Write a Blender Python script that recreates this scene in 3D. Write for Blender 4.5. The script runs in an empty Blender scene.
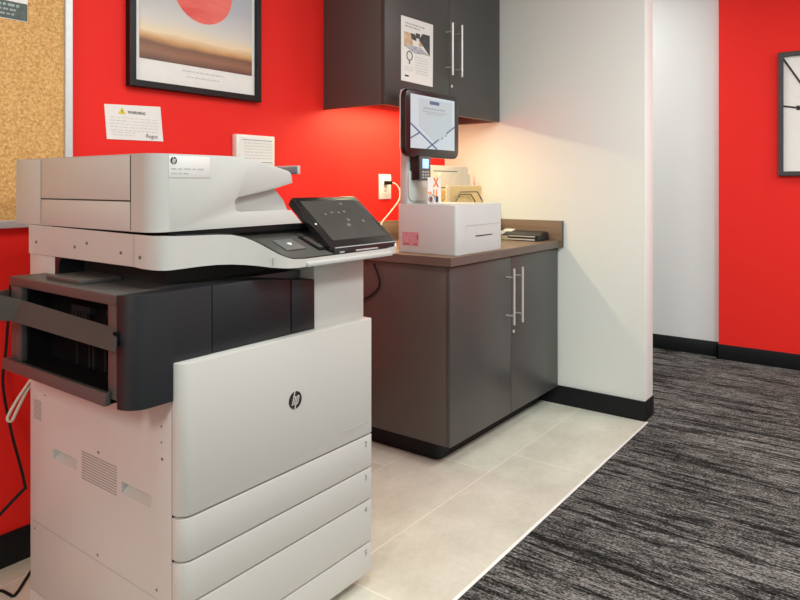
import bpy, bmesh, math, random
from math import radians as R, sin, cos, pi
from mathutils import Vector, Matrix
random.seed(7)
C = bpy.context.scene.collection

# ------------------------------------------------------------------ materials
def new_mat(name):
    m = bpy.data.materials.new(name); m.use_nodes = True
    nt = m.node_tree
    return m, nt, nt.nodes['Principled BSDF']
def mat(name, col, rough=0.5, metal=0.0, spec=0.5, emit=None, estr=0.0, bump=0.0, bscale=200.0, var=0.0, vscale=6.0, coat=0.0):
    m, nt, b = new_mat(name)
    b.inputs['Base Color'].default_value = (*col, 1)
    b.inputs['Roughness'].default_value = rough
    b.inputs['Metallic'].default_value = metal
    b.inputs['Specular IOR Level'].default_value = spec
    b.inputs['Coat Weight'].default_value = coat
    if emit:
        b.inputs['Emission Color'].default_value = (*emit, 1); b.inputs['Emission Strength'].default_value = estr
    if var or bump:
        tc = nt.nodes.new('ShaderNodeTexCoord')
    if var:
        n = nt.nodes.new('ShaderNodeTexNoise'); n.inputs['Scale'].default_value = vscale; n.inputs['Detail'].default_value = 4
        nt.links.new(tc.outputs['Object'], n.inputs['Vector'])
        r = nt.nodes.new('ShaderNodeValToRGB')
        r.color_ramp.elements[0].position = 0.3; r.color_ramp.elements[1].position = 0.7
        r.color_ramp.elements[0].color = (*[c*(1-var) for c in col], 1)
        r.color_ramp.elements[1].color = (*[min(1, c*(1+var)) for c in col], 1)
        nt.links.new(n.outputs['Fac'], r.inputs['Fac']); nt.links.new(r.outputs['Color'], b.inputs['Base Color'])
    if bump:
        n2 = nt.nodes.new('ShaderNodeTexNoise'); n2.inputs['Scale'].default_value = bscale; n2.inputs['Detail'].default_value = 3
        nt.links.new(tc.outputs['Object'], n2.inputs['Vector'])
        bp = nt.nodes.new('ShaderNodeBump'); bp.inputs['Strength'].default_value = bump; bp.inputs['Distance'].default_value = 0.002
        nt.links.new(n2.outputs['Fac'], bp.inputs['Height']); nt.links.new(bp.outputs['Normal'], b.inputs['Normal'])
    return m
class NT:
    """small wrapper to chain math nodes"""
    def __init__(s, nt): s.nt = nt
    def n(s, t, **k):
        x = s.nt.nodes.new(t)
        for a, v in k.items(): setattr(x, a, v)
        return x
    def link(s, a, b): s.nt.links.new(a, b)
    def m(s, op, a, b=None, c=None):
        x = s.nt.nodes.new('ShaderNodeMath'); x.operation = op
        for i, v in enumerate((a, b, c)):
            if v is None: continue
            if isinstance(v, (int, float)): x.inputs[i].default_value = v
            else: s.nt.links.new(v, x.inputs[i])
        return x.outputs[0]
    def mix(s, f, a, b):
        x = s.nt.nodes.new('ShaderNodeMix'); x.data_type = 'RGBA'
        for i, v in ((0, f), (6, a), (7, b)):
            if isinstance(v, tuple): x.inputs[i].default_value = (*v, 1)
            elif isinstance(v, (int, float)): x.inputs[i].default_value = v
            else: s.nt.links.new(v, x.inputs[i])
        return x.outputs[2]
    def noise(s, vec, scale, detail=3, rough=0.5):
        x = s.nt.nodes.new('ShaderNodeTexNoise'); x.inputs['Scale'].default_value = scale
        x.inputs['Detail'].default_value = detail; x.inputs['Roughness'].default_value = rough
        s.nt.links.new(vec, x.inputs['Vector']); return x.outputs['Fac']
    def scaled(s, vec, sc):
        x = s.nt.nodes.new('ShaderNodeMapping'); x.inputs['Scale'].default_value = sc
        s.nt.links.new(vec, x.inputs['Vector']); return x.outputs[0]
    def ramp(s, f, stops):
        x = s.nt.nodes.new('ShaderNodeValToRGB'); e = x.color_ramp.elements
        while len(e) < len(stops): e.new(0.5)
        for i, (p, c) in enumerate(stops):
            e[i].position = p; e[i].color = (*c, 1)
        s.nt.links.new(f, x.inputs['Fac']); return x.outputs[0]

def tile_mat():
    m, nt, b = new_mat('stone floor tile'); w = NT(nt)
    tc = w.n('ShaderNodeTexCoord').outputs['Object']
    sp = w.n('ShaderNodeSeparateXYZ'); w.link(tc, sp.inputs[0])
    x, y = sp.outputs[0], sp.outputs[1]
    ry = w.m('DIVIDE', w.m('SUBTRACT', y, 1.41), 0.39)
    row = w.m('FLOOR', ry)
    fy = w.m('MULTIPLY', w.m('SUBTRACT', ry, row), 0.39)
    xs = w.m('ADD', w.m('SUBTRACT', x, 2.505), w.m('MULTIPLY', row, 0.22))
    rx = w.m('DIVIDE', xs, 1.17); col = w.m('FLOOR', rx)
    fx = w.m('MULTIPLY', w.m('SUBTRACT', rx, col), 1.17)
    gy = w.m('LESS_THAN', w.m('MINIMUM', fy, w.m('SUBTRACT', 0.39, fy)), 0.0024)
    gx = w.m('LESS_THAN', w.m('MINIMUM', fx, w.m('SUBTRACT', 1.17, fx)), 0.0024)
    g = w.m('MAXIMUM', gx, gy)
    idv = w.n('ShaderNodeCombineXYZ'); w.link(row, idv.inputs[0]); w.link(col, idv.inputs[1])
    wn = w.n('ShaderNodeTexWhiteNoise'); w.link(idv.outputs[0], wn.inputs['Vector'])
    n1 = w.noise(tc, 5, 8, 0.6); n2 = w.noise(tc, 38, 6, 0.7)
    f = w.m('ADD', w.m('MULTIPLY', n1, 0.65), w.m('MULTIPLY', n2, 0.35))
    f = w.m('ADD', f, w.m('MULTIPLY', w.m('SUBTRACT', wn.outputs['Value'], 0.5), 0.12))
    c = w.ramp(f, [(0.32, (0.51, 0.495, 0.405)), (0.5, (0.60, 0.585, 0.49)), (0.68, (0.69, 0.675, 0.58))])
    c = w.mix(g, c, (0.76, 0.71, 0.60))
    w.link(c, b.inputs['Base Color']); b.inputs['Roughness'].default_value = 0.42
    return m
def carpet_mat():
    m, nt, b = new_mat('charcoal streaked carpet'); w = NT(nt)
    tc = w.n('ShaderNodeTexCoord').outputs['Object']
    def ct(v, k): return w.m('MULTIPLY', w.m('SUBTRACT', v, 0.5), k)
    s1 = w.noise(w.scaled(tc, (24, 1.9, 1)), 1.0, 5, 0.72)
    mk = w.ramp(s1, [(0.41, (0, 0, 0)), (0.50, (1, 1, 1))])
    big = w.noise(w.scaled(tc, (3.5, 1.0, 1)), 1.0, 2, 0.5)
    s2 = w.noise(w.scaled(tc, (75, 6, 1)), 1.0, 3, 0.65)
    s3 = w.noise(w.scaled(tc, (130, 20, 1)), 1.0, 2, 0.7)
    pile = w.noise(w.scaled(tc, (150, 95, 1)), 1.0, 2, 0.8)
    f = w.m('ADD', w.m('MULTIPLY', mk, 0.27), ct(s2, 0.80))
    f = w.m('ADD', f, ct(s3, 0.9))
    f = w.m('ADD', f, ct(big, 0.35))
    f = w.m('ADD', f, ct(pile, 1.25))
    c = w.ramp(w.m('ADD', f, 0.305), [(0.20, (0.006, 0.006, 0.006)), (0.38, (0.018, 0.018, 0.0172)), (0.53, (0.060, 0.0585, 0.055)), (0.68, (0.150, 0.146, 0.137)), (0.86, (0.27, 0.264, 0.25))])
    w.link(c, b.inputs['Base Color'])
    b.inputs['Roughness'].default_value = 0.95; b.inputs['Specular IOR Level'].default_value = 0.1
    bp = w.n('ShaderNodeBump'); bp.inputs['Strength'].default_value = 0.3; bp.inputs['Distance'].default_value = 0.003
    w.link(w.m('ADD', pile, s3), bp.inputs['Height']); w.link(bp.outputs[0], b.inputs['Normal'])
    return m
def cork_mat():
    m, nt, b = new_mat('natural cork'); w = NT(nt)
    tc = w.n('ShaderNodeTexCoord').outputs['Object']
    a = w.noise(tc, 110, 4, 0.7); v = w.noise(tc, 300, 2, 0.6)
    f = w.m('ADD', w.m('MULTIPLY', a, 0.7), w.m('MULTIPLY', v, 0.3))
    c = w.ramp(f, [(0.3, (0.20, 0.085, 0.022)), (0.42, (0.50, 0.27, 0.085)), (0.55, (0.68, 0.40, 0.145)), (0.72, (0.86, 0.60, 0.28))])
    w.link(c, b.inputs['Base Color']); b.inputs['Roughness'].default_value = 0.9
    return m
def wood_mat(sc=(2.0, 30, 40)):
    m, nt, b = new_mat('walnut laminate'); w = NT(nt)
    tc = w.n('ShaderNodeTexCoord').outputs['Object']
    a = w.noise(w.scaled(tc, sc), 1.0, 4, 0.5)
    c = w.ramp(a, [(0.3, (0.155, 0.098, 0.060)), (0.5, (0.20, 0.130, 0.081)), (0.7, (0.245, 0.163, 0.104))])
    w.link(c, b.inputs['Base Color']); b.inputs['Roughness'].default_value = 0.42
    return m
def abstract_print_mat():
    """an abstract print: a plain red disc above pale sky and bands of ochre and brown"""
    m, nt, b = new_mat('abstract landscape print'); w = NT(nt)
    tc = w.n('ShaderNodeTexCoord').outputs['Object']
    sp = w.n('ShaderNodeSeparateXYZ'); w.link(tc, sp.inputs[0])
    x, z = sp.outputs[0], sp.outputs[2]        # x from the frame's left, z from its bottom
    n = w.noise(w.scaled(tc, (3, 1, 14)), 1.0, 4, 0.55)
    zz = w.m('ADD', z, w.m('MULTIPLY', w.m('SUBTRACT', n, 0.5), 0.05))
    zz = w.m('ADD', zz, w.m('MULTIPLY', x, 0.02))
    sky = w.ramp(w.m('DIVIDE', zz, 0.9), [(0.12, (0.09, 0.035, 0.022)), (0.165, (0.26, 0.11, 0.05)), (0.20, (0.17, 0.065, 0.03)), (0.222, (0.55, 0.29, 0.09)), (0.25, (0.78, 0.62, 0.40)), (0.30, (0.62, 0.58, 0.52)), (0.42, (0.42, 0.44, 0.47)), (0.75, (0.36, 0.39, 0.46))])
    dx = w.m('DIVIDE', w.m('SUBTRACT', x, 0.335), 0.145); dz = w.m('DIVIDE', w.m('SUBTRACT', z, 0.425), 0.135)
    d = w.m('ADD', w.m('MULTIPLY', dx, dx), w.m('MULTIPLY', dz, dz))
    disc = w.m('LESS_THAN', d, 1.0)
    red = w.ramp(n, [(0.35, (0.70, 0.055, 0.04)), (0.65, (0.82, 0.16, 0.12))])
    w.link(w.mix(disc, sky, red), b.inputs['Base Color']); b.inputs['Roughness'].default_value = 0.35
    return m

M = {}
M['red']     = mat('red wall paint', (0.80, 0.021, 0.015), 0.6, spec=0.2, bump=0.05, bscale=400)
M['white']   = mat('white wall paint', (0.775, 0.79, 0.745), 0.6, bump=0.05, bscale=400)
M['grey_w']  = mat('pale grey wall paint', (0.70, 0.71, 0.70), 0.6, bump=0.05, bscale=400)
M['ceil']    = mat('ceiling white', (0.8, 0.8, 0.78), 0.8, var=0.03)
M['base']    = mat('black rubber baseboard', (0.007, 0.0075, 0.009), 0.5, spec=0.25, bump=0.05, bscale=150)
M['tile'] = tile_mat(); M['carpet'] = carpet_mat(); M['cork'] = cork_mat(); M['wood'] = wood_mat(); M['wood2'] = wood_mat((30, 2.0, 40)); M['art'] = abstract_print_mat()
M['edge']    = mat('grey brown edge band', (0.115, 0.088, 0.072), 0.42, var=0.08, vscale=20)
M['strip']   = mat('white metal edge strip', (0.86, 0.85, 0.82), 0.35, var=0.03)
M['plas']    = mat('warm white printer plastic', (0.52, 0.515, 0.48), 0.42, bump=0.03, bscale=900)
M['plas2']   = mat('light grey printer plastic', (0.475, 0.48, 0.45), 0.4, bump=0.03, bscale=900)
M['armc']    = mat('dark grey arm plastic', (0.033, 0.039, 0.040), 0.42, bump=0.04, bscale=900)
M['vent']    = mat('shaded vent slot', (0.26, 0.25, 0.235), 0.6, var=0.05)
M['rib']     = mat('near black rib plastic', (0.013, 0.014, 0.015), 0.7, spec=0.15, var=0.1)
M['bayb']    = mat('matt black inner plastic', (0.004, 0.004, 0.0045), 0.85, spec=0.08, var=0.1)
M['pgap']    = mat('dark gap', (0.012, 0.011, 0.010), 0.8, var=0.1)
M['char']    = mat('charcoal plastic', (0.011, 0.0125, 0.0145), 0.42, spec=0.35, bump=0.04, bscale=900)
M['char2']   = mat('brownish charcoal plastic', (0.070, 0.066, 0.062), 0.40, bump=0.04, bscale=900)
M['black']   = mat('black plastic', (0.008, 0.008, 0.009), 0.35, var=0.1)
M['khaki']   = mat('khaki plastic', (0.30, 0.26, 0.19), 0.35, var=0.08)
M['blackg']  = mat('glossy black bezel', (0.009, 0.009, 0.009), 0.25, coat=0.15, var=0.05)
M['deck']    = mat('dark grey deck plastic', (0.095, 0.092, 0.085), 0.26, bump=0.03, bscale=800)
M['pad']     = mat('mid grey pad', (0.13, 0.13, 0.125), 0.45, var=0.05)
M['scr']     = mat('dim touch screen', (0.030, 0.029, 0.027), 0.16, var=0.2, vscale=9, emit=(0.06, 0.057, 0.05), estr=0.7)
M['icon']    = mat('screen icon', (0.1, 0.1, 0.095), 0.3, emit=(0.1, 0.1, 0.095), estr=0.8, var=0.1)
M['cab']     = mat('charcoal brown laminate', (0.056, 0.054, 0.051), 0.40, var=0.05, vscale=3)
M['cabside'] = mat('bounce-toned laminate side', (0.082, 0.068, 0.060), 0.42, var=0.05, vscale=3)  # red wall's bounce light put into the side panels' brown
M['steel']   = mat('brushed nickel', (0.62, 0.61, 0.58), 0.38, 0.55, var=0.06, vscale=90)
M['paper']   = mat('white paper', (0.78, 0.76, 0.72), 0.6, var=0.02, vscale=30)
M['ink']     = mat('dark print', (0.012, 0.012, 0.014), 0.6, var=0.1)
M['inkg']    = mat('grey print', (0.40, 0.40, 0.40), 0.6, var=0.1)
M['inkf']    = mat('faint print', (0.62, 0.60, 0.57), 0.6, var=0.05)
M['inkn']    = mat('faded grey numeral', (0.22, 0.22, 0.22), 0.6, var=0.1)
M['inkl']    = mat('light grey print', (0.56, 0.56, 0.55), 0.6, var=0.05)
M['kiosk']   = mat('white kiosk shell', (0.57, 0.58, 0.57), 0.35, var=0.02, vscale=9)
M['disp']    = mat('lit kiosk display', (0.06, 0.065, 0.07), 0.2, emit=(0.66, 0.73, 0.77), estr=0.80, var=0.02)
M['dispink'] = mat('display line', (0.03, 0.06, 0.13), 0.3, emit=(0.10, 0.135, 0.20), estr=0.6, var=0.05)
M['dispgr']  = mat('display grey text', (0.2, 0.22, 0.25), 0.3, emit=(0.26, 0.30, 0.34), estr=0.5, var=0.05)
M['dispcard']= mat('display pale card', (0.06, 0.065, 0.07), 0.2, emit=(0.58, 0.645, 0.67), estr=0.78, var=0.02)
M['blue']    = mat('reader screen', (0.2, 0.4, 0.7), 0.2, emit=(0.45, 0.65, 0.95), estr=0.9, var=0.2, vscale=60)
M['pink']    = mat('pink label', (0.58, 0.26, 0.30), 0.5, var=0.15, vscale=80)
M['pinkd']   = mat('dark red print', (0.20, 0.05, 0.07), 0.5, var=0.15, vscale=80)
M['manila']  = mat('manila paper', (0.80, 0.56, 0.25), 0.65, var=0.05, vscale=12)
M['manila2'] = mat('pale manila paper', (0.86, 0.70, 0.42), 0.65, var=0.05, vscale=12)
M['cream']   = mat('cream card', (0.70, 0.62, 0.50), 0.7, var=0.05, vscale=12)
M['wire']    = mat('dark bronze wire', (0.17, 0.14, 0.11), 0.4, 0.5, var=0.1)
M['orange']  = mat('orange print', (0.80, 0.20, 0.01), 0.5, var=0.05)
M['yellow']  = mat('yellow print', (0.72, 0.58, 0.02), 0.5, var=0.05)
M['cream_pl']= mat('white outlet plastic', (0.80, 0.77, 0.70), 0.35, var=0.02)
M['cordw']   = mat('pale cord rubber', (0.55, 0.48, 0.38), 0.5, var=0.05)
M['cordb']   = mat('black cord rubber', (0.007, 0.007, 0.007), 0.6, spec=0.2, var=0.1)
M['frameb']  = mat('black picture frame', (0.007, 0.007, 0.008), 0.35, spec=0.25, var=0.1)
M['frameg']  = mat('dark grey picture frame', (0.035, 0.036, 0.038), 0.35, var=0.1)
M['alu']     = mat('satin aluminium', (0.56, 0.57, 0.57), 0.4, 0.4, var=0.04, vscale=50)
M['green']   = mat('dark green print', (0.06, 0.085, 0.075), 0.5, var=0.2, vscale=60)
M['greenl']  = mat('pale green print', (0.30, 0.36, 0.32), 0.5, var=0.2, vscale=60)
M['photo1']  = mat('printed photo dark area', (0.05, 0.052, 0.06), 0.5, var=0.3, vscale=40)
M['photo2']  = mat('printed photo tan area', (0.60, 0.42, 0.26), 0.5, var=0.3, vscale=40)
M['photo3']  = mat('printed photo grey area', (0.42, 0.43, 0.46), 0.5, var=0.3, vscale=50)
M['clear']   = mat('frosted grey tray plastic', (0.12, 0.135, 0.15), 0.3, var=0.05)
M['lampb']   = mat('light bar diffuser', (0.9, 0.8, 0.6), 0.4, emit=(1.0, 0.78, 0.45), estr=6.0, var=0.02)

# ------------------------------------------------------------------ geometry helpers
def rrect(x0, x1, y0, y1, r, n=5):
    out = []
    for cx, cy, a0 in ((x1-r, y1-r, 0), (x0+r, y1-r, 90), (x0+r, y0+r, 180), (x1-r, y0+r, 270)):
        for k in range(n+1):
            a = R(a0 + 90*k/n); out.append((cx + r*cos(a), cy + r*sin(a)))
    return out
class MB:
    def __init__(s): s.bm = bmesh.new()
    def _bev(s, geom_verts, w, seg=2):
        es = list({e for v in geom_verts for e in v.link_edges})
        if w > 0: bmesh.ops.bevel(s.bm, geom=es, offset=w, segments=seg, profile=0.5, affect='EDGES', clamp_overlap=True)
    def box(s, x0, x1, y0, y1, z0, z1, bev=0.0, seg=2, rot=None, piv=None):
        vs = [s.bm.verts.new(p) for p in ((x0,y0,z0),(x1,y0,z0),(x1,y1,z0),(x0,y1,z0),(x0,y0,z1),(x1,y0,z1),(x1,y1,z1),(x0,y1,z1))]
        for f in ((0,3,2,1),(4,5,6,7),(0,1,5,4),(1,2,6,5),(2,3,7,6),(3,0,4,7)): s.bm.faces.new([vs[i] for i in f])
        if rot is not None:
            pv = Vector(piv if piv else ((x0+x1)/2,(y0+y1)/2,(z0+z1)/2))
            for v in vs: v.co = rot @ (v.co - pv) + pv
        s._bev(vs, bev, seg); return s
    def prism(s, poly, axis, a, b, bev=0.0, seg=2):
        """poly: 2D points; axis 'z' -> (x,y), 'y' -> (x,z), 'x' -> (y,z); extruded from a to b along the axis"""
        def p3(u, v, t): return {'z': (u, v, t), 'y': (u, t, v), 'x': (t, u, v)}[axis]
        lo = [s.bm.verts.new(p3(u, v, a)) for u, v in poly]; hi = [s.bm.verts.new(p3(u, v, b)) for u, v in poly]
        n = len(poly)
        fs = [s.bm.faces.new(lo), s.bm.faces.new(hi[::-1])]
        for i in range(n):
            j = (i+1) % n; fs.append(s.bm.faces.new((lo[i], hi[i], hi[j], lo[j])))
        bmesh.ops.recalc_face_normals(s.bm, faces=fs)
        if bev:
            es = list({e for f in fs[:2] for e in f.edges})
            bmesh.ops.bevel(s.bm, geom=es, offset=bev, segments=seg, profile=0.5, affect='EDGES', clamp_overlap=True)
        return s
    def loft(s, rings, close=True, caps=True):
        vr = [[s.bm.verts.new(p) for p in r] for r in rings]; n = len(rings[0]); fs = []
        for a, b in zip(vr[:-1], vr[1:]):
            for i in range(n if close else n-1):
                j = (i+1) % n; fs.append(s.bm.faces.new((a[i], a[j], b[j], b[i])))
        if caps: fs.append(s.bm.faces.new(vr[0][::-1])); fs.append(s.bm.faces.new(vr[-1]))
        bmesh.ops.recalc_face_normals(s.bm, faces=fs); return s
    def tube(s, pts, r, n=8, smooth=0, cap=True):
        pts = [Vector(p) for p in pts]
        if smooth:
            out = []
            P = [pts[0]] + pts + [pts[-1]]
            for i in range(1, len(P)-2):
                for k in range(smooth):
                    t = k/smooth; p0, p1, p2, p3 = P[i-1:i+3]
                    out.append(0.5*((2*p1)+(p2-p0)*t+(2*p0-5*p1+4*p2-p3)*t*t+(3*p1-p0-3*p2+p3)*t**3))
            pts = out + [pts[-1]]
        rings = []; up = Vector((0, 0, 1))
        t0 = (pts[1]-pts[0]).normalized()
        if abs(t0.dot(up)) > 0.9: up = Vector((1, 0, 0))
        nrm = (up - t0*up.dot(t0)).normalized()
        for i, p in enumerate(pts):
            t = (pts[min(i+1, len(pts)-1)] - pts[max(i-1, 0)]).normalized()
            nrm = (nrm - t*nrm.dot(t)).normalized(); bn = t.cross(nrm)
            rings.append([tuple(p + (nrm*cos(2*pi*k/n) + bn*sin(2*pi*k/n))*r) for k in range(n)])
        return s.loft(rings, True, cap)
    def cyl(s, p, axis, r, h, n=24, bev=0.0):
        ax = {'x': Vector((1,0,0)), 'y': Vector((0,1,0)), 'z': Vector((0,0,1))}[axis]; p = Vector(p)
        pts = [(r*cos(2*pi*k/n), r*sin(2*pi*k/n)) for k in range(n)]
        i = 'xyz'.index(axis); q = {'x': (p.y, p.z), 'y': (p.x, p.z), 'z': (p.x, p.y)}[axis]
        return s.prism([(u+q[0], v+q[1]) for u, v in pts], axis, p[i], p[i]+h, bev)
    def quad(s, *pts):
        s.bm.faces.new([s.bm.verts.new(p) for p in pts]); return s
    def build(s, name, m, parent=None, ang=38, mtx=None):
        me = bpy.data.meshes.new(name); 
        if mtx is not None: bmesh.ops.transform(s.bm, matrix=mtx, verts=s.bm.verts)
        off = origin(parent)
        bmesh.ops.translate(s.bm, vec=-off, verts=s.bm.verts)
        s.bm.to_mesh(me); s.bm.free()
        return link(name, me, m, parent, ang)
def cut(a, b):
    """a minus b, both MB"""
    obs = []
    for q in (a, b):
        bmesh.ops.recalc_face_normals(q.bm, faces=q.bm.faces)
        me = bpy.data.meshes.new('tmp'); q.bm.to_mesh(me); q.bm.free()
        o = bpy.data.objects.new('tmp', me); C.objects.link(o); obs.append(o)
    md = obs[0].modifiers.new('cut', 'BOOLEAN'); md.object = obs[1]; md.operation = 'DIFFERENCE'; md.solver = 'EXACT'
    bpy.context.view_layer.update()
    me = bpy.data.meshes.new_from_object(obs[0].evaluated_get(bpy.context.evaluated_depsgraph_get()))
    for o in obs: bpy.data.objects.remove(o)
    r = MB(); r.bm.from_mesh(me); return r
def link(name, me, m, parent=None, ang=38):
    me.materials.clear(); me.materials.append(M[m])
    for p in me.polygons: p.use_smooth = True
    me.set_sharp_from_angle(angle=R(ang))
    o = bpy.data.objects.new(name, me); C.objects.link(o)
    if parent: o.parent = parent
    return o
def origin(o):
    v = Vector((0, 0, 0))
    while o: v += o.location; o = o.parent
    return v
def tag(o, label, cat, group=None):
    o['label'] = label; o['category'] = cat
    if group: o['group'] = group
    return o
def thing(name, label, cat, loc, group=None):
    o = bpy.data.objects.new(name, None); o.empty_display_size = 0.05; C.objects.link(o); o.location = loc
    return tag(o, label, cat, group)
def solo(name, mb, m, label, cat, org, group=None):
    """a thing that is one mesh, its origin at org"""
    me = bpy.data.meshes.new(name)
    bmesh.ops.translate(mb.bm, vec=-Vector(org), verts=mb.bm.verts); mb.bm.to_mesh(me); mb.bm.free()
    o = link(name, me, m); o.location = org
    return tag(o, label, cat, group)
def struct(name, mb, m):
    o = mb.build(name, m); o['kind'] = 'structure'; return o
def text(name, body, m, parent, pos, size, face='-y', shear=0.0, align='LEFT', bold=0.0, mtx=None, ext=0.0003):
    cu = bpy.data.curves.new(name, 'FONT'); cu.body = body; cu.size = size; cu.shear = shear; cu.align_x = align
    cu.offset = bold; cu.extrude = ext; cu.resolution_u = 3
    t = bpy.data.objects.new(name, cu); C.objects.link(t)
    bpy.context.view_layer.update()
    me = bpy.data.meshes.new_from_object(t.evaluated_get(bpy.context.evaluated_depsgraph_get()))
    C.objects.unlink(t); bpy.data.objects.remove(t); bpy.data.curves.remove(cu)
    rot = {'-y': Matrix.Rotation(R(90), 4, 'X'), '-x': Matrix.Rotation(R(-90), 4, 'Z') @ Matrix.Rotation(R(90), 4, 'X')}[face] if mtx is None else mtx
    me.transform(Matrix.Translation(Vector(pos) - origin(parent)) @ rot)
    return link(name, me, m, parent)
def ring(b, u0, u1, v0, v1, w, t0, t1, axis, bev=0.003):
    """mitred rectangular frame of width w in one piece; axis is the direction of its depth t0..t1"""
    def p3(u, v, t): return {'y': (u, t, v), 'x': (t, u, v)}[axis]
    sec = [(0, t1), (0, t0+bev), (bev, t0), (w-bev, t0), (w, t0+bev), (w, t1)]
    rows = [[p3(u0+i, v0+i, t), p3(u1-i, v0+i, t), p3(u1-i, v1-i, t), p3(u0+i, v1-i, t)] for i, t in sec]
    vr = [[b.bm.verts.new(p) for p in r] for r in rows]; fs = []; m = len(vr)
    for k in range(m):
        a, c = vr[k], vr[(k+1) % m]
        for i in range(4): fs.append(b.bm.faces.new((a[i], a[(i+1) % 4], c[(i+1) % 4], c[i])))
    bmesh.ops.recalc_face_normals(b.bm, faces=fs); return b
def bars(rows, y, ch=0.0004, rng=None):
    """unreadable small print: short word strokes in rows; rows: (x0, x1, z, h)"""
    b = MB(); rng = rng or random
    for x0, x1, z, h in rows:
        x = x0
        while x < x1 - 0.004:
            wd = min(rng.uniform(0.008, 0.026), x1 - x)
            b.box(x, x+wd, y-ch, y, z, z+h); x += wd + 0.005
    return b

# ------------------------------------------------------------------ the setting
T = 0.0
struct('floor', MB().box(-3.4, 3.52, 1.060, 2.32, -0.06, 0.0), 'tile')
struct('floor_carpet', MB().box(-3.4, 5.3, -3.2, 1.049, -0.06, 0.0).box(3.52, 5.3, 1.049, 3.6, -0.06, 0.0), 'carpet')
struct('trim_1', MB().box(-3.4, 3.511, 1.049, 1.060, -0.05, 0.003, 0.001), 'strip')
struct('wall_back', MB().box(-3.4, 3.52, 2.30, 2.42, -0.06, 2.78), 'red')
struct('wall_right', MB().box(3.52, 3.656, 1.068, 2.42, -0.06, 2.78, 0.004, 2), 'white')
struct('wall_far', MB().box(5.16, 5.30, 1.04, 3.6, -0.06, 2.78), 'grey_w')
struct('wall_corridor', MB().box(5.10, 5.30, -3.2, 1.04, -0.06, 2.78), 'red')
struct('wall_end', MB().box(3.656, 5.16, 3.48, 3.6, -0.06, 2.78), 'grey_w')
struct('wall_left', MB().box(-3.52, -3.4, -3.2, 2.42, -0.06, 2.78), 'white')
struct('ceiling', MB().box(-3.4, 5.3, -3.2, 3.6, 2.78, 2.84), 'ceil')
struct('baseboard_back', MB().box(-3.4, 2.40, 2.288, 2.30, 0.0, 0.105, 0.002), 'base')
struct('baseboard_right', MB().prism([(3.510, 1.66), (3.510, 1.066), (3.513, 1.0635), (3.6565, 1.0635), (3.6565, 2.3), (3.656, 2.3), (3.656, 1.068), (3.52, 1.068), (3.52, 1.66)], 'z', 0.0, 0.102, 0.001), 'base')
struct('baseboard_far', MB().box(5.148, 5.16, 1.04, 3.48, 0.0, 0.105, 0.002), 'base')
struct('baseboard_corridor', MB().box(5.088, 5.10, -3.2, 1.052, 0.0, 0.105, 0.002).box(5.088, 5.16, 1.04, 1.052, 0, 0.105, 0.002), 'base')

# ------------------------------------------------------------------ printer
PR = thing('multifunction_printer', 'large white and charcoal floor-standing office printer in front of red wall', 'printer', (1.23, 1.66, 0.0))
# body: lower cabinet, right column and back wall of the paper bay
b = MB()
BX = 0.908                                     # left side plane
b.box(BX, 1.583, 1.338, 2.034, 0.045, 0.811, 0.004)
pits = MB()
for (y0, y1) in ((1.766, 1.894), (1.418, 1.547)):
    pits.prism([(BX-0.01, 0.4865), (BX+0.034, 0.4865), (BX+0.034, 0.482), (BX-0.0005, 0.4555), (BX-0.01, 0.4555)], 'y', y0, y1)
body = cut(b, pits).build('body', 'plas', PR)
MB().box(BX, 0.960, 1.342, 2.034, 0.006, 0.0465).build('base_skirt', 'plas', PR)
MB().box(1.366, 1.583, 1.333, 1.995, 0.80, 1.03, 0.003).box(0.890, 1.40, 1.844, 1.995, 0.80, 1.028, 0.004).build('rear_column', 'plas', PR)
MB().box(BX+0.0006, 1.579, 1.3335, 1.3385, 0.05, 0.806).build('seam', 'pgap', body)
# side panel: a seam, pockets, vents and screws, all on the plane x = .886
MB().box(BX-0.0008, BX+0.001, 1.345, 2.025, 0.249, 0.2515, 0.0003).build('side_seam', 'inkg', body)
v = MB()
for k in range(11):
    z = 0.444 + k*0.0070
    v.box(BX-0.0006, BX+0.001, 1.569, 1.739, z, z+0.0028)
v.build('vent_slots', 'vent', body)
v = MB()
for k in range(9):
    z = 0.548 + k*0.0063
    v.box(BX-0.0006, BX+0.001, 1.965, 2.009, z, z+0.0026)
v.build('vent_slots', 'vent', body)
for y, z, r in ((1.656, .532, .0036), (1.378, .659, .0026), (1.378, .622, .0026), (1.375, .584, .0037), (1.659, .267, .0036), (1.397, .272, .0036), (1.942, .625, .003), (2.004, .229, .003)):
    MB().cyl((BX-0.0010, y, z), 'x', r, 0.003, 12).build('screw', 'pad', body)
# front door and four paper drawers, rounded on the left edge
def front_plan():
    pts = [(1.584, 1.336), (1.584, 1.304), (1.580, 1.30)]
    cx, cy, r = BX+0.030, 1.30+0.030, 0.030
    for k in range(0, 9):
        a = R(270 - k*11.25); pts.append((cx + r*cos(a), cy + r*sin(a)))
    pts.append((BX, 1.336)); return pts
FP = front_plan()
door = MB().prism(FP, 'z', 0.4645, 0.8135, 0.0022).build('front_door', 'plas', PR)
dz = [(0.3630, 0.4595), (0.2660, 0.3580), (0.1365, 0.2610), (0.043, 0.1315)]
for i, (z0, z1) in enumerate(dz):
    d = MB().prism(FP, 'z', z0, z1, 0.0018).build('paper_drawer', 'plas', PR)
    text('numeral', str(i+2), 'inkn', d, (1.548, 1.2996, z1-0.030), 0.022, bold=0.0004)
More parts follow.
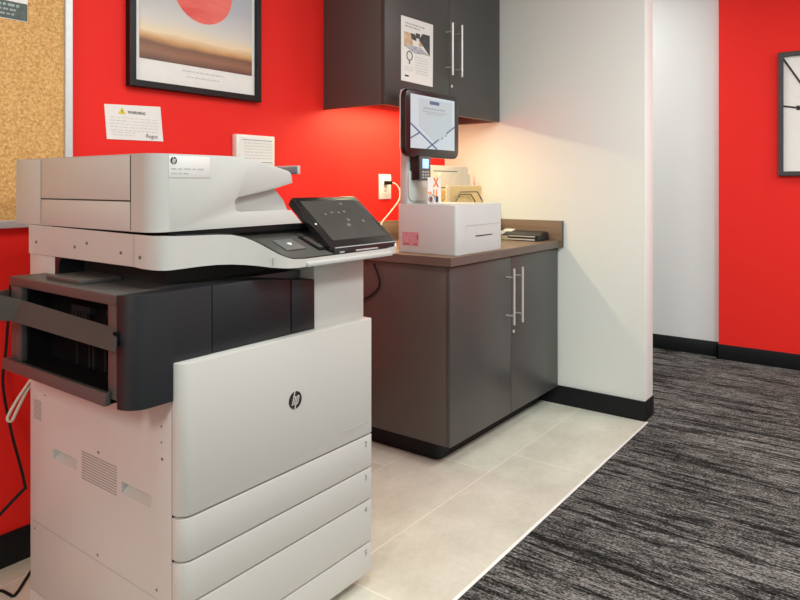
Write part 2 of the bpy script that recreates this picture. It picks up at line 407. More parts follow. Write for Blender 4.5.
# round logo on the door: dark disc with slanted letters cut in body colour
lg = MB().cyl((1.260, 1.2992, 0.645), 'y', 0.0235, 0.0012, 40).build('logo', 'ink', door)
def hp_letters(parent, cx, cz, r, y, m):
    """slanted h and p strokes across a disc of radius r"""
    k = r/0.0235; sl = 0.28
    def st(b, x0, x1, z0, z1):
        b.prism([(cx+(x0+z0*sl)*k, cz+z0*k), (cx+(x1+z0*sl)*k, cz+z0*k), (cx+(x1+z1*sl)*k, cz+z1*k), (cx+(x0+z1*sl)*k, cz+z1*k)], 'y', y-0.0006, y)
    b = MB()
    st(b, -0.0105, -0.0068, -0.012, 0.0245)   # h stem runs up through the disc's edge
    st(b, -0.0066, -0.0022, 0.0075, 0.0105); st(b, -0.0036, -0.0002, -0.012, 0.0095)
    st(b, 0.0022, 0.0058, -0.0245, 0.0105)    # p stem runs down
    st(b, 0.006, 0.0108, 0.0075, 0.0105); st(b, 0.0092, 0.0124, -0.011, 0.0095); st(b, 0.006, 0.0108, -0.012, -0.009)
    return b.build('letters', m, parent)
hp_letters(lg, 1.260, 0.645, 0.0235, 1.2990, 'plas')
MB().box(1.452, 1.565, 1.2993, 1.3002, 0.5005, 0.5045).build('printed_line', 'inkg', door)
# casters
for x, y in ((0.95, 1.42), (1.49, 1.42), (0.95, 1.90), (1.49, 1.90)):
    c = MB().cyl((x-0.016, y, 0.022), 'x', 0.022, 0.032, 20, 0.003)
    c.box(x-0.02, x+0.02, y-0.018, y+0.018, 0.035, 0.05, 0.003); c.build('caster', 'black', PR)

# finisher: charcoal box that juts out to the left, its front cover, output bay and tray arm
fin = MB().box(0.803, 1.36, 1.384, 1.90, 0.955, 0.9765).box(0.803, 0.884, 1.862, 1.898, 0.735, 0.956)
fin.box(0.80, 0.816, 1.843, 1.90, 0.745, 0.953, 0.0008).box(0.80, 0.816, 1.384, 1.418, 0.745, 0.953, 0.0008).box(0.798, 0.84, 1.384, 1.902, 0.9535, 0.9775, 0.002)
fin = fin.build('finisher', 'char2', PR)
def cover_plan(x1):
    pts = [(x1, 1.381), (x1, 1.330)]; r = 0.048
    for k in range(0, 13):
        a = R(270 - k*7.5); pts.append((0.800+r + r*cos(a), 1.330+r + r*sin(a)))
    pts += [(0.800, 1.3815)]
    return pts
fc = MB().prism(cover_plan(0.9055), 'z', 0.727, 0.9775)
fc.box(0.9055, 1.0125, 1.330, 1.384, 0.8145, 0.9775)
fc.bm.normal_update()
es = [e for e in fc.bm.edges if all(q.co.z > 0.977 for q in e.verts) and all(q.co.y < 1.379 for q in e.verts) and len(e.link_faces) == 2 and any(abs(f.normal.z) < 0.1 and f.normal.x < 0.9 and abs(f.normal.x) < 0.999 for f in e.link_faces)]
bmesh.ops.bevel(fc.bm, geom=es, offset=0.004, segments=3, profile=0.5, affect='EDGES', clamp_overlap=True)
fc.build('front_cover', 'char', fin)
MB().prism([(1.0150, 0.815), (1.2735, 0.815), (1.2735, 0.9640), (1.24, 0.9670), (1.20, 0.9725), (1.164, 0.9765), (1.0150, 0.9775)], 'y', 1.330, 1.384, 0.0035).build('front_cover', 'char', fin)
MB().prism([(1.2765, 0.815), (1.3650, 0.815), (1.3650, 0.953), (1.2765, 0.9625)], 'y', 1.330, 1.365, 0.0025).build('front_cover', 'char', fin)
g = MB().prism([(1.195 + 0.024*cos(t*pi/8), 0.968 + 0.0035*sin(t*pi/8)) for t in range(16)], 'y', 1.3292, 1.331); g.build('finger_notch', 'pgap', fin)
# bay interior
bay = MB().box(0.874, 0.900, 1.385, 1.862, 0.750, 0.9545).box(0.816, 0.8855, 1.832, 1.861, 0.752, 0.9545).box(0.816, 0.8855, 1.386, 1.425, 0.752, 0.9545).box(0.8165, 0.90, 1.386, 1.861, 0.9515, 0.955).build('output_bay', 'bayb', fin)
rb = MB()
for y in (1.45, 1.475, 1.52, 1.545, 1.60, 1.62, 1.68): rb.box(0.866, 0.875, y, y+0.007, 0.765, 0.868)
rb.box(0.856, 0.875, 1.60, 1.69, 0.900, 0.918).box(0.858, 0.875, 1.44, 1.47, 0.875, 0.925).box(0.858, 0.875, 1.49, 1.53, 0.905, 0.920)
for k in range(5): rb.box(0.850, 0.858, 1.605+k*0.016, 1.614+k*0.016, 0.885, 0.903)
rb.build('guide_ribs', 'rib', bay)
sill = MB().prism([(0.784, 0.732), (0.784, 0.757), (0.787, 0.761), (0.798, 0.760), (0.798, 0.732)], 'y', 1.4035, 1.915, 0.001).build('output_tray', 'char2', fin)
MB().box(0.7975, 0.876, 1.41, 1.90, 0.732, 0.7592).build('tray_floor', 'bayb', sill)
# tray arm: a folded strip standing off the bay, tipped so its face looks up a little
arm = MB()
def strip(b, a0, a1, c0, c1, t=(0.005, 0.002, -0.002)):
    t = Vector(t); q = [Vector(p) for p in (a0, a1, c1, c0)]
    b.loft([[tuple(p) for p in q], [tuple(p+t) for p in q]])
k0, k1 = (0.778, 1.787, 0.9285), (0.755, 1.796, 0.8785)
strip(arm, (0.7995, 1.381, 0.9045), (0.778, 1.354, 0.861), k0, k1)
strip(arm, k0, k1, (0.756, 1.895, 0.938), (0.705, 1.84, 0.882))
strip(arm, (0.756, 1.895, 0.938), (0.705, 1.84, 0.882), (0.802, 1.93, 0.940), (0.802, 1.93, 0.900))
ta = arm.build('tray_arm', 'armc', fin)
MB().box(0.792, 0.806, 1.372, 1.386, 0.868, 0.898, 0.002).build('arm_pivot', 'bayb', ta)
MB().box(0.829, 0.940, 1.60, 1.768, 0.9765, 0.9875, 0.002).build('raised_plate', 'char2', fin)
# solid block painted dark for the shade inside the paper bay under the scanner
MB().box(0.958, 1.3655, 1.435, 1.846, 0.976, 1.020).build('bay_shade_block', 'pgap', PR)
MB().prism([(1.845, 0.977), (1.845, 1.028), (1.80, 1.028), (1.815, 1.020), (1.822, 1.005), (1.824, 0.977)], 'x', 0.889, 0.96).build('bay_corner', 'char', PR)

# scanner base with its waved front
ST = [(.886,1.991,1.026,1.108),(.886,1.456,1.026,1.103),(.8862,1.425,1.024,1.103),(.888,1.408,1.0235,1.1025),(.892,1.392,1.0225,1.102),(.899,1.378,1.022,1.102),(.909,1.368,1.0215,1.102),(.923,1.362,1.0215,1.101),(.940,1.360,1.022,1.100),(1.0,1.360,1.023,1.098),(1.05,1.358,1.0225,1.097),(1.085,1.345,1.021,1.095),
      (1.115,1.330,1.018,1.087),(1.132,1.320,1.0155,1.0785),(1.147,1.309,1.013,1.069),(1.167,1.290,1.009,1.053),(1.180,1.279,1.0075,1.0435),(1.192,1.270,1.006,1.0365),(1.204,1.2645,1.005,1.0315),(1.217,1.2615,1.0045,1.028),(1.26,1.260,1.004,1.0255),(1.606,1.260,1.006,1.0265),
      (1.662,1.266,1.010,1.030),(1.684,1.285,1.019,1.036),(1.686,1.32,1.021,1.045),(1.675,1.44,1.024,1.085),(1.610,1.46,1.026,1.10),(1.610,1.991,1.026,1.108)]
sb = MB()
bot = [sb.bm.verts.new((x, y, zb)) for x, y, zb, zt in ST]
botm = [sb.bm.verts.new((x, y, zb+0.002)) for x, y, zb, zt in ST]
top = [sb.bm.verts.new((x, y, zt)) for x, y, zb, zt in ST]
n = len(ST)
def inset(i, dz, d=0.007):
    x, y, zb, zt = ST[i]
    a = Vector(ST[max(i-1, 0)][:2]); c = Vector(ST[min(i+1, n-1)][:2]); t = (c-a).normalized()
    return (x - t.y*d, y + t.x*d, zt + dz)
rim = [sb.bm.verts.new(inset(i, -0.0015)) for i in range(n)]
for i in range(n-1):
    sb.bm.faces.new((bot[i], bot[i+1], botm[i+1], botm[i])); sb.bm.faces.new((botm[i], botm[i+1], top[i+1], top[i])); sb.bm.faces.new((top[i], top[i+1], rim[i+1], rim[i]))
sb.bm.faces.new(bot[::-1]); sb.bm.faces.new((bot[0], botm[0], botm[-1], bot[-1])); sb.bm.faces.new((botm[0], top[0], top[-1], botm[-1]))
scan = sb.build('scanner_base', 'plas', PR, 42)
dk = MB()                                      # deck: ruled from the rim back to the hinge line
r0 = [inset(i, -0.0015) for i in range(2, 26)]
backl = [(min(max(p[0], 0.90), 1.64), 1.46, 1.098) for p in r0]
va = [dk.bm.verts.new(p) for p in r0]; vb = [dk.bm.verts.new(p) for p in backl]
for i in range(len(va)-1): dk.bm.faces.new((va[i], va[i+1], vb[i+1], vb[i]))
deck = dk.build('deck', 'deck', PR)
# thin dark gasket along the rim
gk = [Vector(inset(i, 0.0002, 0.009)) for i in range(8, 23)]
MB().tube(gk, 0.0022, 6).build('gasket', 'blackg', deck)
for y, z in ((1.945, 1.060), (1.732, 1.058), (1.671, 1.071), (1.512, 1.056)):
    MB().cyl((0.8842, y, z), 'x', 0.0042, 0.003, 14).build('screw', 'pad', scan)
MB().cyl((0.8842, 1.43, 1.050), 'x', 0.0045, 0.01, 14).build('screw', 'pad', scan)
MB().box(0.8848, 0.8868, 1.4545, 1.4565, 1.029, 1.101).build('side_seam', 'inkg', scan)
MB().box(1.168, 1.1705, 1.2846, 1.290, 1.016, 1.034).build('latch_mark', 'inkg', scan)
MB().box(1.262, 1.628, 1.2525, 1.264, 1.0035, 1.0155, 0.003).build('grip_lip', 'plas2', scan)
# card reader pad, badge mark and slot plate lying on the sloping deck
def onplane(x, y): return Vector((x, y, 1.0265 + (y-1.268)*0.372))
def plate(b, pts, t=0.003):
    q = [onplane(x, y) for x, y in pts]
    b.loft([[tuple(p) for p in q], [tuple(p+Vector((0, -0.3*t, t))) for p in q]]); return b
plate(MB(), [(1.245, 1.375), (1.315, 1.375), (1.315, 1.315), (1.245, 1.315)], 0.003).build('reader_pad', 'pad', deck)
plate(MB(), [(1.275, 1.352), (1.292, 1.352), (1.286, 1.340), (1.280, 1.340)], 0.0036).build('reader_mark', 'paper', deck)
pl = plate(MB(), [(1.352, 1.385), (1.46, 1.385), (1.46, 1.30), (1.352, 1.30)], 0.003).build('slot_frame', 'black', deck)
plate(MB(), [(1.362, 1.378), (1.46, 1.378), (1.46, 1.31), (1.362, 1.31)], 0.0036).build('slot_plate', 'deck', pl)
MB().box(0.945, 1.63, 1.405, 1.985, 1.092, 1.1085, 0.002).build('scanner_lid_pad', 'char', PR)

# document feeder
def round_left_plan(x1, y0, y1, r=0.046, x0=0.886):
    pts = [(x1, y1), (x1, y0)]
    for k in range(0, 11):
        a = R(270 - k*9); pts.append((x0+r + r*cos(a), y0+r + r*sin(a)))
    pts.append((x0, y1)); return pts
fd = MB()
fd.prism([(0.886, 1.109), (1.366, 1.111), (1.352, 1.124), (1.324, 1.149), (1.145, 1.1495), (1.131, 1.153), (1.1265, 1.160), (1.1255, 1.180), (1.135, 1.188), (1.263, 1.210), (1.329, 1.226), (1.3265, 1.240), (1.322, 1.254), (1.312, 1.2595), (1.254, 1.2735), (1.175, 1.2875), (1.145, 1.2925), (1.121, 1.2940), (0.886, 1.2940)], 'y', 1.382, 1.452)
ce = [e for e in fd.bm.edges if all(abs(q.co.x-0.886) < 1e-4 and abs(q.co.y-1.382) < 1e-4 for q in e.verts)]
bmesh.ops.bevel(fd.bm, geom=ce, offset=0.046, segments=9, profile=0.5, affect='EDGES')
fd.bm.normal_update()
ff = max(fd.bm.faces, key=lambda f: f.calc_area() if f.normal.y < -0.99 else 0)
bmesh.ops.bevel(fd.bm, geom=list(ff.edges), offset=0.004, segments=2, profile=0.5, affect='EDGES', clamp_overlap=True)
fd.box(0.886, 1.05, 1.452, 2.070, 1.109, 1.2940)
fd.prism([(1.05, 1.111), (1.366, 1.111), (1.340, 1.149), (1.325, 1.176), (1.285, 1.215), (1.30, 1.222), (1.329, 1.227), (1.322, 1.254), (1.254, 1.2735), (1.175, 1.2875), (1.145, 1.2925), (1.05, 1.2935)], 'y', 1.415, 1.60, 0.0)
fd.prism([(1.05, 1.111), (1.366, 1.111), (1.340, 1.149), (1.325, 1.176), (1.285, 1.215), (1.25, 1.215), (1.145, 1.26), (1.05, 1.2935)], 'y', 1.60, 2.07, 0.0)
feed = fd.build('document_feeder', 'plas2', PR, 32)
gv = MB().box(0.8850, 0.8872, 1.471, 1.917, 1.1805, 1.1835).box(0.8851, 0.8872, 1.4690, 1.4712, 1.182, 1.2915).box(0.8854, 0.8872, 1.4695, 1.4710, 1.112, 1.182).box(0.8855, 0.8872, 1.9175, 1.9190, 1.112, 1.292)
gv.build('panel_seam', 'pgap', feed)
MB().box(0.8853, 0.890, 1.4735, 1.9155, 1.1845, 1.2905, 0.001).build('side_hatch', 'plas', feed)
MB().box(0.8853, 0.890, 1.4735, 1.9155, 1.1130, 1.1795, 0.001).build('side_cover', 'plas', feed)
MB().box(0.8858, 0.890, 1.920, 2.066, 1.1130, 1.2905, 0.001).build('side_cover', 'plas', feed)
np_ = MB().box(0.930, 1.047, 1.3810, 1.3825, 1.2375, 1.2895, 0.0004).build('nameplate', 'paper' if False else 'plas', feed)
M['plate'] = mat('pale nameplate', (0.66, 0.655, 0.63), 0.4, var=0.02); np_.data.materials[0] = M['plate']
l2 = MB().cyl((0.9425, 1.3802, 1.2780), 'y', 0.0088, 0.001, 32).build('logo', 'ink', np_)
hp_letters(l2, 0.9425, 1.2780, 0.0088, 1.3801, 'plate')
bars([(0.936, 1.034, 1.2570, 0.0032), (0.936, 0.984, 1.2460, 0.0032)], 1.3809).build('small_print', 'inkg', np_)
# end of the feed tray, sticking out behind the beak
MB().prism([(1.28, 1.247), (1.555, 1.258), (1.560, 1.262), (1.560, 1.279), (1.555, 1.281), (1.28, 1.262)], 'y', 1.60, 1.96, 0.001).build('feed_tray', 'clear', feed)
MB().box(1.560, 1.572, 1.598, 1.962, 1.256, 1.284, 0.001).build('tray_rim', 'plas2', feed)

# control panel: tilted tablet
cp = Vector((1.526, 1.270, 1.0405)); tilt = math.atan2(0.141, 0.172)
MT = Matrix.Translation(cp) @ Matrix.Rotation(tilt, 4, 'X')    # local x along width, local y up the slope, local z out of the screen
W2, LN = 0.147, 0.226
tab = MB().prism(rrect(-W2, W2, 0.0, LN, 0.014), 'z', -0.024, 0.0, 0.004, 2).build('control_panel', 'blackg', PR, mtx=MT)
scr = MB().prism(rrect(-W2+0.025, W2-0.020, 0.034, LN-0.020, 0.004), 'z', -0.001, 0.0008).build('touch_screen', 'scr', tab, mtx=MT)
for u, v, r in ((0.66, 0.90, 0.006), (0.24, 0.64, 0.005), (0.37, 0.68, 0.005), (0.49, 0.67, 0.005), (0.60, 0.69, 0.006), (0.55, 0.47, 0.007), (0.48, 0.34, 0.008), (0.80, 0.42, 0.006)):
    x = -W2+0.025 + u*(2*W2-0.045); y = 0.034 + v*(LN-0.054)
    MB().prism([(x+r*cos(k*pi/6), y+r*0.8*sin(k*pi/6)) for k in range(12)], 'z', 0.0007, 0.0011).build('screen_icon', 'icon', scr, mtx=MT)
MB().prism([(-W2+0.012 + 0.0035*cos(k*pi/8), 0.105 + 0.0035*sin(k*pi/8)) for k in range(16)], 'z', -0.001, 0.0012).build('indicator_dot', 'strip', tab, mtx=MT)
MB().box(-W2+0.01, W2-0.008, 0.003, 0.0055, -0.001, 0.0010).build('bezel_trim', 'alu', tab, mtx=MT)
MB().box(1.385, 1.645, 1.272, 1.40, 1.022, 1.042, 0.003).box(1.44, 1.60, 1.36, 1.46, 1.04, 1.105, 0.004).build('panel_bracket', 'black', tab)
MB().box(1.405, 1.424, 1.2695, 1.273, 1.0285, 1.032).build('bracket_mark', 'alu', tab)
MB().box(1.475, 1.575, 1.2695, 1.273, 1.0285, 1.0325).build('bracket_mark', 'alu', tab)

# cables at the printer's back
solo('power_cable', MB().tube([(0.96, 2.283, 0.90), (0.945, 2.28, 0.70), (0.934, 2.275, 0.59), (0.942, 2.24, 0.455), (0.920, 2.12, 0.372), (0.908, 2.064, 0.335), (0.9055, 2.058, 0.331), (0.899, 2.060, 0.326), (0.855, 2.08, 0.278), (0.79, 2.10, 0.21), (0.72, 2.19, 0.10), (0.66, 2.2, 0.0045), (0.55, 2.2, 0.0045)], 0.0045, 8, 6), 'cordb',
     'black cable hanging down the red wall behind the printer', 'cable', (0.945, 2.28, 0.25))
solo('network_cable', MB().tube([(0.985, 2.198, 0.0045), (0.955, 2.165, 0.0045), (0.897, 2.105, 0.0045), (0.888, 2.125, 0.0045), (0.88, 2.164, 0.0045), (0.84, 2.215, 0.0045)], 0.0042, 8, 6), 'cordb',
     'black cable lying on the tiles beside the printer foot', 'cable', (0.9, 2.15, 0.0))
solo('looped_cable', MB().tube([(0.930, 2.056, 0.66), (0.915, 2.058, 0.638), (0.885, 2.06, 0.597), (0.861, 2.06, 0.558), (0.859, 2.06, 0.543), (0.870, 2.06, 0.540), (0.885, 2.06, 0.568), (0.908, 2.06, 0.610), (0.930, 2.058, 0.638), (0.950, 2.056, 0.655)], 0.0045, 8, 6), 'cordw',
     'pale cable bent into a narrow loop below the charcoal tray', 'cable', (0.88, 2.06, 0.55))

# ------------------------------------------------------------------ base cabinet and counter
BC = thing('base_cabinet', 'two-door charcoal brown base cabinet standing on the tiles under the counter', 'cabinet', (2.95, 1.9, 0.0))
MB().box(2.400, 2.418, 1.562, 2.298, 0.10, 0.873, 0.001).build('side_panel', 'cabside', BC)
MB().box(2.42, 3.515, 1.565, 2.298, 0.10, 0.872).build('carcass', 'cab', BC)
MB().prism(rrect(2.468, 3.508, 1.645, 2.286, 0.025, 4), 'z', 0.0, 0.0995).build('toe_kick', 'base', BC)
def bar_handle(parent, x, z0, z1, y, out=0.042):
    h = MB().tube([(x, y-out, z0), (x, y-out, z1)], 0.0062, 12)
    for z in (z0+0.043, z1-0.043): h.tube([(x, y+0.0, z), (x, y-out, z)], 0.0042, 10)
    return h.build('handle', 'steel', parent)
def lock(parent, x, y, z):
    return MB().cyl((x, y-0.005, z), 'y', 0.0085, 0.006, 20, 0.001).box(x-0.0012, x+0.0012, y-0.0056, y-0.004, z-0.005, z+0.005).build('lock', 'steel', parent)
d1 = MB().box(2.400, 2.9520, 1.542, 1.562, 0.100, 0.868, 0.0015).build('door', 'cab', BC)
d2 = MB().box(2.9555, 3.508, 1.542, 1.562, 0.100, 0.868, 0.0015).build('door', 'cab', BC)
bar_handle(d1, 2.905, 0.545, 0.817, 1.542); bar_handle(d2, 2.994, 0.545, 0.817, 1.542); lock(d2, 2.978, 1.542, 0.497)
ct = MB().box(2.380, 3.499, 1.525, 2.299, 0.8735, 0.912, 0.0015)
CT = thing('countertop', 'walnut-look laminate countertop with backsplash over the charcoal base cabinet', 'countertop', (2.95, 1.9, 0.8735))
wt = ct.build('worktop', 'wood', CT)
MB().box(2.380, 3.499, 1.5245, 1.5258, 0.8745, 0.911).build('edge_band', 'edge', CT)
MB().box(2.3795, 2.3808, 1.5258, 2.28, 0.8745, 0.911).build('edge_band', 'edge', CT)
solo('backsplash', MB().box(2.380, 3.499, 2.281, 2.2995, 0.9121, 1.021, 0.001), 'wood', 'walnut-look backsplash strip along the red wall behind the kiosk', 'backsplash', (2.94, 2.29, 0.9121))
SB = thing('side_backsplash', 'walnut-look backsplash strip with dark end against the white wall', 'backsplash', (3.51, 1.9, 0.8735))
MB().box(3.4992, 3.5195, 1.5135, 2.299, 0.8735, 1.021, 0.001).build('strip', 'wood2', SB)
MB().box(3.4992, 3.5195, 1.5115, 1.5135, 0.8735, 1.021, 0.0003).build('end_cap', 'cab', SB)

# wall cabinet with a light bar in its recessed underside
WC = thing('wall_cabinet', 'two-door charcoal brown cabinet mounted high on the red wall', 'cabinet', (2.97, 2.1, 1.593))
MB().box(2.422, 2.440, 1.933, 2.299, 1.593, 2.40, 0.001).build('side_panel', 'cabside', WC)
MB().box(2.44, 3.50, 1.935, 2.299, 1.655, 2.40).build('carcass', 'cab', WC)
MB().box(3.50, 3.519, 1.933, 2.299, 1.593, 2.40, 0.001).build('side_panel', 'cab', WC)
MB().box(2.44, 3.50, 1.933, 1.945, 1.593, 1.66).build('light_rail', 'cab', WC)
w1 = MB().box(2.422, 2.9685, 1.912, 1.932, 1.593, 2.40, 0.0015).build('door', 'cab', WC)
w2 = MB().box(2.9715, 3.519, 1.912, 1.932, 1.593, 2.40, 0.0015).build('door', 'cab', WC)
bar_handle(w1, 2.936, 1.790, 2.062, 1.912); bar_handle(w2, 3.028, 1.790, 2.066, 1.912); lock(w2, 2.99, 1.912, 1.742)
MB().box(2.46, 3.18, 2.095, 2.135, 1.643, 1.656, 0.002).build('light_bar', 'lampb', WC)

# notice taped on the left wall cabinet door
NP = thing('taped_notice', 'white printed notice with a photo taped on the wall cabinet door', 'notice', (2.68, 1.9105, 1.72))
nt_ = MB().prism([(2.545, 1.719), (2.812, 1.717), (2.816, 2.033), (2.545, 2.029)], 'y', 1.9105, 1.9116).build('sheet', 'paper', NP)
yy = 1.9104
MB().box(2.568, 2.640, yy-0.0004, yy, 1.895, 1.957).build('photo_area', 'photo2', nt_)
MB().box(2.69, 2.72, yy-0.0005, yy, 1.905, 1.935).build('photo_area', 'photo2', nt_)
MB().prism([(2.62, 1.957), (2.66, 1.957), (2.67, 1.925), (2.63, 1.93)], 'y', yy-0.0006, yy).prism([(2.69, 1.935), (2.72, 1.97), (2.785, 1.972), (2.785, 1.868), (2.74, 1.90)], 'y', yy-0.0006, yy).box(2.665, 2.70, yy-0.0005, yy, 1.94, 1.965).build('photo_area', 'photo1', nt_)
MB().prism([(2.568, 1.895), (2.70, 1.90), (2.785, 1.868), (2.72, 1.868), (2.66, 1.862), (2.568, 1.888)], 'y', yy-0.0003, yy).build('photo_area', 'photo3', nt_)
MB().tube([(2.612 + 0.022*cos(k*pi/8), yy-0.0004, 1.845 + 0.022*sin(k*pi/8)) for k in range(17)], 0.0022, 6).box(2.608, 2.616, yy-0.0006, yy, 1.805, 1.82).build('printed_mark', 'ink', nt_)
bars([(2.575, 2.74, 1.997, 0.007), (2.575, 2.70, 1.982, 0.007)], yy).build('heading_print', 'inkg', nt_)
bars([(2.575, 2.64, 1.785-0.012*k, 0.004) for k in range(2)], yy).build('small_print', 'inkl', nt_)
bars([(2.66, 2.77, 1.845-0.013*k, 0.004) for k in range(7)], yy).build('small_print', 'inkl', nt_)
MB().box(2.575, 2.605, yy-0.0004, yy, 1.742, 1.750).build('printed_mark', 'ink', nt_)

# ------------------------------------------------------------------ kiosk on the counter
K = thing('self_service_kiosk', 'white self-service kiosk with upright touch screen on the counter', 'kiosk', (2.65, 1.70, 0.912))
kb = MB()
kb.prism(rrect(2.458, 2.866, 1.545, 1.868, 0.016, 5), 'z', 0.912, 1.134, 0.004, 2)
base = kb.build('base_box', 'kiosk', K)
MB().box(2.536, 2.862, 1.5438, 1.5455, 1.0385, 1.0405).build('panel_seam', 'inkg', base)
MB().box(2.534, 2.536, 1.5441, 1.5455, 0.925, 1.040).build('panel_seam', 'inkl', base)
MB().box(2.618, 2.768, 1.5432, 1.5455, 0.987, 0.992, 0.0006).build('paper_slot', 'black', base)
st_ = MB().box(2.4572, 2.4585, 1.746, 1.839, 0.943, 1.006).build('pink_sticker', 'pink', base)
for q in ((1.795, 1.832, 0.950, 0.954), (1.752, 1.775, 0.950, 0.954), (1.750, 1.756, 0.975, 0.995)): MB().box(2.4568, 2.4573, *q).build('sticker_print', 'pinkd', st_)
col = MB().prism(rrect(2.4585, 2.632, 1.808, 1.858, 0.014, 4), 'z', 1.1335, 1.66, 0.003)
col.build('column', 'kiosk', K)
MB().prism(rrect(2.462, 2.625, 1.145, 1.29, 0.03, 5), 'y', 1.801, 1.812, 0.004).build('column_plate', 'kiosk', K)
rd = MB().box(2.476, 2.560, 1.757, 1.81, 1.243, 1.351, 0.003).build('card_reader', 'black', K)
MB().box(2.478, 2.564, 1.752, 1.760, 1.240, 1.353, 0.006, 3).build('keypad_block', 'deck', rd)
MB().box(2.496, 2.546, 1.7510, 1.753, 1.296, 1.340, 0.0008).build('reader_screen', 'blue', rd)
for i in range(3):
    for j in range(3): MB().box(2.494+i*0.020, 2.508+i*0.020, 1.7512, 1.753, 1.250+j*0.013, 1.258+j*0.013).build('key', 'inkg', rd)
# display: bezel, white back shell, lit screen
XA, XB, ZA, ZB = 2.379, 2.822, 1.347, 1.655
MB().prism(rrect(XA+0.004, XB-0.02, ZA+0.006, ZB+0.001, 0.043, 7), 'y', 1.788, 1.800, 0.004).build('back_shell', 'kiosk', K)
bz = MB().prism(rrect(XA, XB, ZA, ZB, 0.042, 7), 'y', 1.762, 1.790, 0.004).build('screen_bezel', 'blackg', K)
sx0, sx1, sz0, sz1 = XA+0.038, XB-0.040, ZA+0.040, ZB-0.025
ds = MB().box(sx0, sx1, 1.7612, 1.7635, sz0, sz1).build('display', 'disp', bz)
def sp(u, v): return (sx0 + u*(sx1-sx0), sz0 + v*(sz1-sz0))
def sline(b, p, q, w):
    a = Vector(sp(*p)); c = Vector(sp(*q)); t = (c-a).normalized(); nn = Vector((-t.y, t.x))*w/2
    b.prism([tuple(a+nn), tuple(c+nn), tuple(c-nn), tuple(a-nn)], 'y', 1.7604, 1.7613)
x0, z0 = sp(0.17, 0.20); x1, z1 = sp(0.90, 0.96)
MB().prism([sp(.17, .42), sp(.55, .10), sp(.93, .40), sp(.93, .95), sp(.17, .95)], 'y', 1.7608, 1.7613).build('screen_card', 'dispcard', bz).parent = ds
ln = MB(); sline(ln, (0.0, 0.45), (0.58, 0.0), 0.008); sline(ln, (0.0, 0.18), (0.19, 0.30), 0.007); sline(ln, (0.35, 0.0), (0.62, 0.20), 0.007); sline(ln, (0.80, 0.33), (1.0, 0.48), 0.007)
sline(ln, (0.68, 0.215), (0.71, 0.235), 0.007); sline(ln, (0.78, 0.275), (0.80, 0.295), 0.007)
ln.build('screen_lines', 'dispink', ds)
hd = MB(); a = sp(0.41, 0.855); c = sp(0.63, 0.92); hd.box(a[0], c[0], 1.7602, 1.7610, a[1], c[1]); hd.build('screen_header', 'dispink', ds)
rr = random.Random(3)
def srows(rows): return [(sp(u0, v)[0], sp(u1, v)[0], sp(u0, v)[1], h) for u0, u1, v, h in rows]
bars(srows([(0.27, 0.76, 0.755, 0.0075)]), 1.7603, rng=rr).build('screen_title', 'dispgr', ds)
bars(srows([(0.24, 0.80, 0.70, 0.004), (0.34, 0.72, 0.662, 0.004)]), 1.7603, rng=rr).build('screen_text', 'inkg', ds)

# small white card with orange letters on the kiosk
OC = thing('printed_card', 'small white card with orange letters standing on the kiosk top', 'card', (2.57, 1.735, 1.1345))
CX = -0.036
oc = MB().box(2.540, 2.648, 1.728, 1.7295, 1.1345, 1.255).box(2.540, 2.648, 1.7295, 1.745, 1.1345, 1.136).build('card', 'paper', OC)
text('letter', 'X', 'orange', oc, (2.585, 1.7275, 1.212), 0.058, bold=0.0022)
text('letter', 'U', 'orange', oc, (2.583, 1.7275, 1.166), 0.046, bold=0.0022)
MB().box(2.543, 2.551, 1.7272, 1.7282, 1.178, 1.188).build('orange_mark', 'orange', oc)
MB().box(2.556, 2.567, 1.7272, 1.7282, 1.175, 1.190).build('orange_mark', 'orange', oc)
rg = MB().tube([(2.568 + 0.024*cos(k*pi/10), 1.7270, 1.158 + 0.018*sin(k*pi/10)) for k in range(21)], 0.0030, 6).build('printed_ring', 'photo3', oc)
MB().cyl((2.565, 1.7268, 1.155), 'y', 0.013, 0.001, 16).build('printed_dot', 'pinkd', oc)
MB().box(2.602, 2.625, 1.7272, 1.7282, 1.140, 1.168).build('printed_block', 'photo1', oc)

OC.location.x += CX
# wire file sorter and the mail standing in it
fs = MB()
for y, zt in ((1.915, 1.182), (1.937, 1.168), (1.995, 1.19), (2.055, 1.205), (2.12, 1.22)):
    w_ = 0.0 if y != 1.937 else 0.045
    fs.tube([(3.010+w_, y, 0.9165), (3.015+w_, y, 1.09), (3.035+w_, y, 1.135), (3.085+w_*.8, y, zt), (3.265-w_*.8, y, zt), (3.315-w_, y, 1.135), (3.335-w_, y, 1.09), (3.340-w_, y, 0.9165)], 0.0034, 8)
for x in (3.010, 3.12, 3.23, 3.340): fs.tube([(x, 1.905, 0.9160), (x, 2.13, 0.9160)], 0.0030, 8)
solo('file_sorter', fs, 'wire', 'dark wire file sorter standing on the counter behind the kiosk', 'file sorter', (3.2, 2.0, 0.9125))
def sheet(name, m, label, cat, x0, x1, y, z1, t=0.006, grp=None, flap=False):
    T_ = thing(name, label, cat, ((x0+x1)/2, y, 0.9195), grp)
    o = MB().prism(rrect(x0, x1, 0.9195, z1, 0.02, 4), 'y', y-t/2, y+t/2, 0.001).build('pouch', m, T_)
    if flap: MB().box(x0+0.03, x1-0.12, y-t/2-0.001, y-t/2, z1-0.034, z1-0.029).build('flap_edge', 'pad', o)
    return T_
sheet('manila_envelope', 'manila2', 'pale manila envelope, frontmost in the wire file sorter', 'envelope', 3.02, 3.40, 1.966, 1.218)
MB().prism(rrect(3.055, 3.385, 0.93, 1.212, 0.012, 3), 'y', 1.9612, 1.9632).build('front_panel', 'manila', bpy.data.objects['manila_envelope'])
sheet('small_envelope', 'manila2', 'smaller pale yellow envelope half behind the front manila envelope', 'envelope', 2.955, 3.28, 2.018, 1.20)
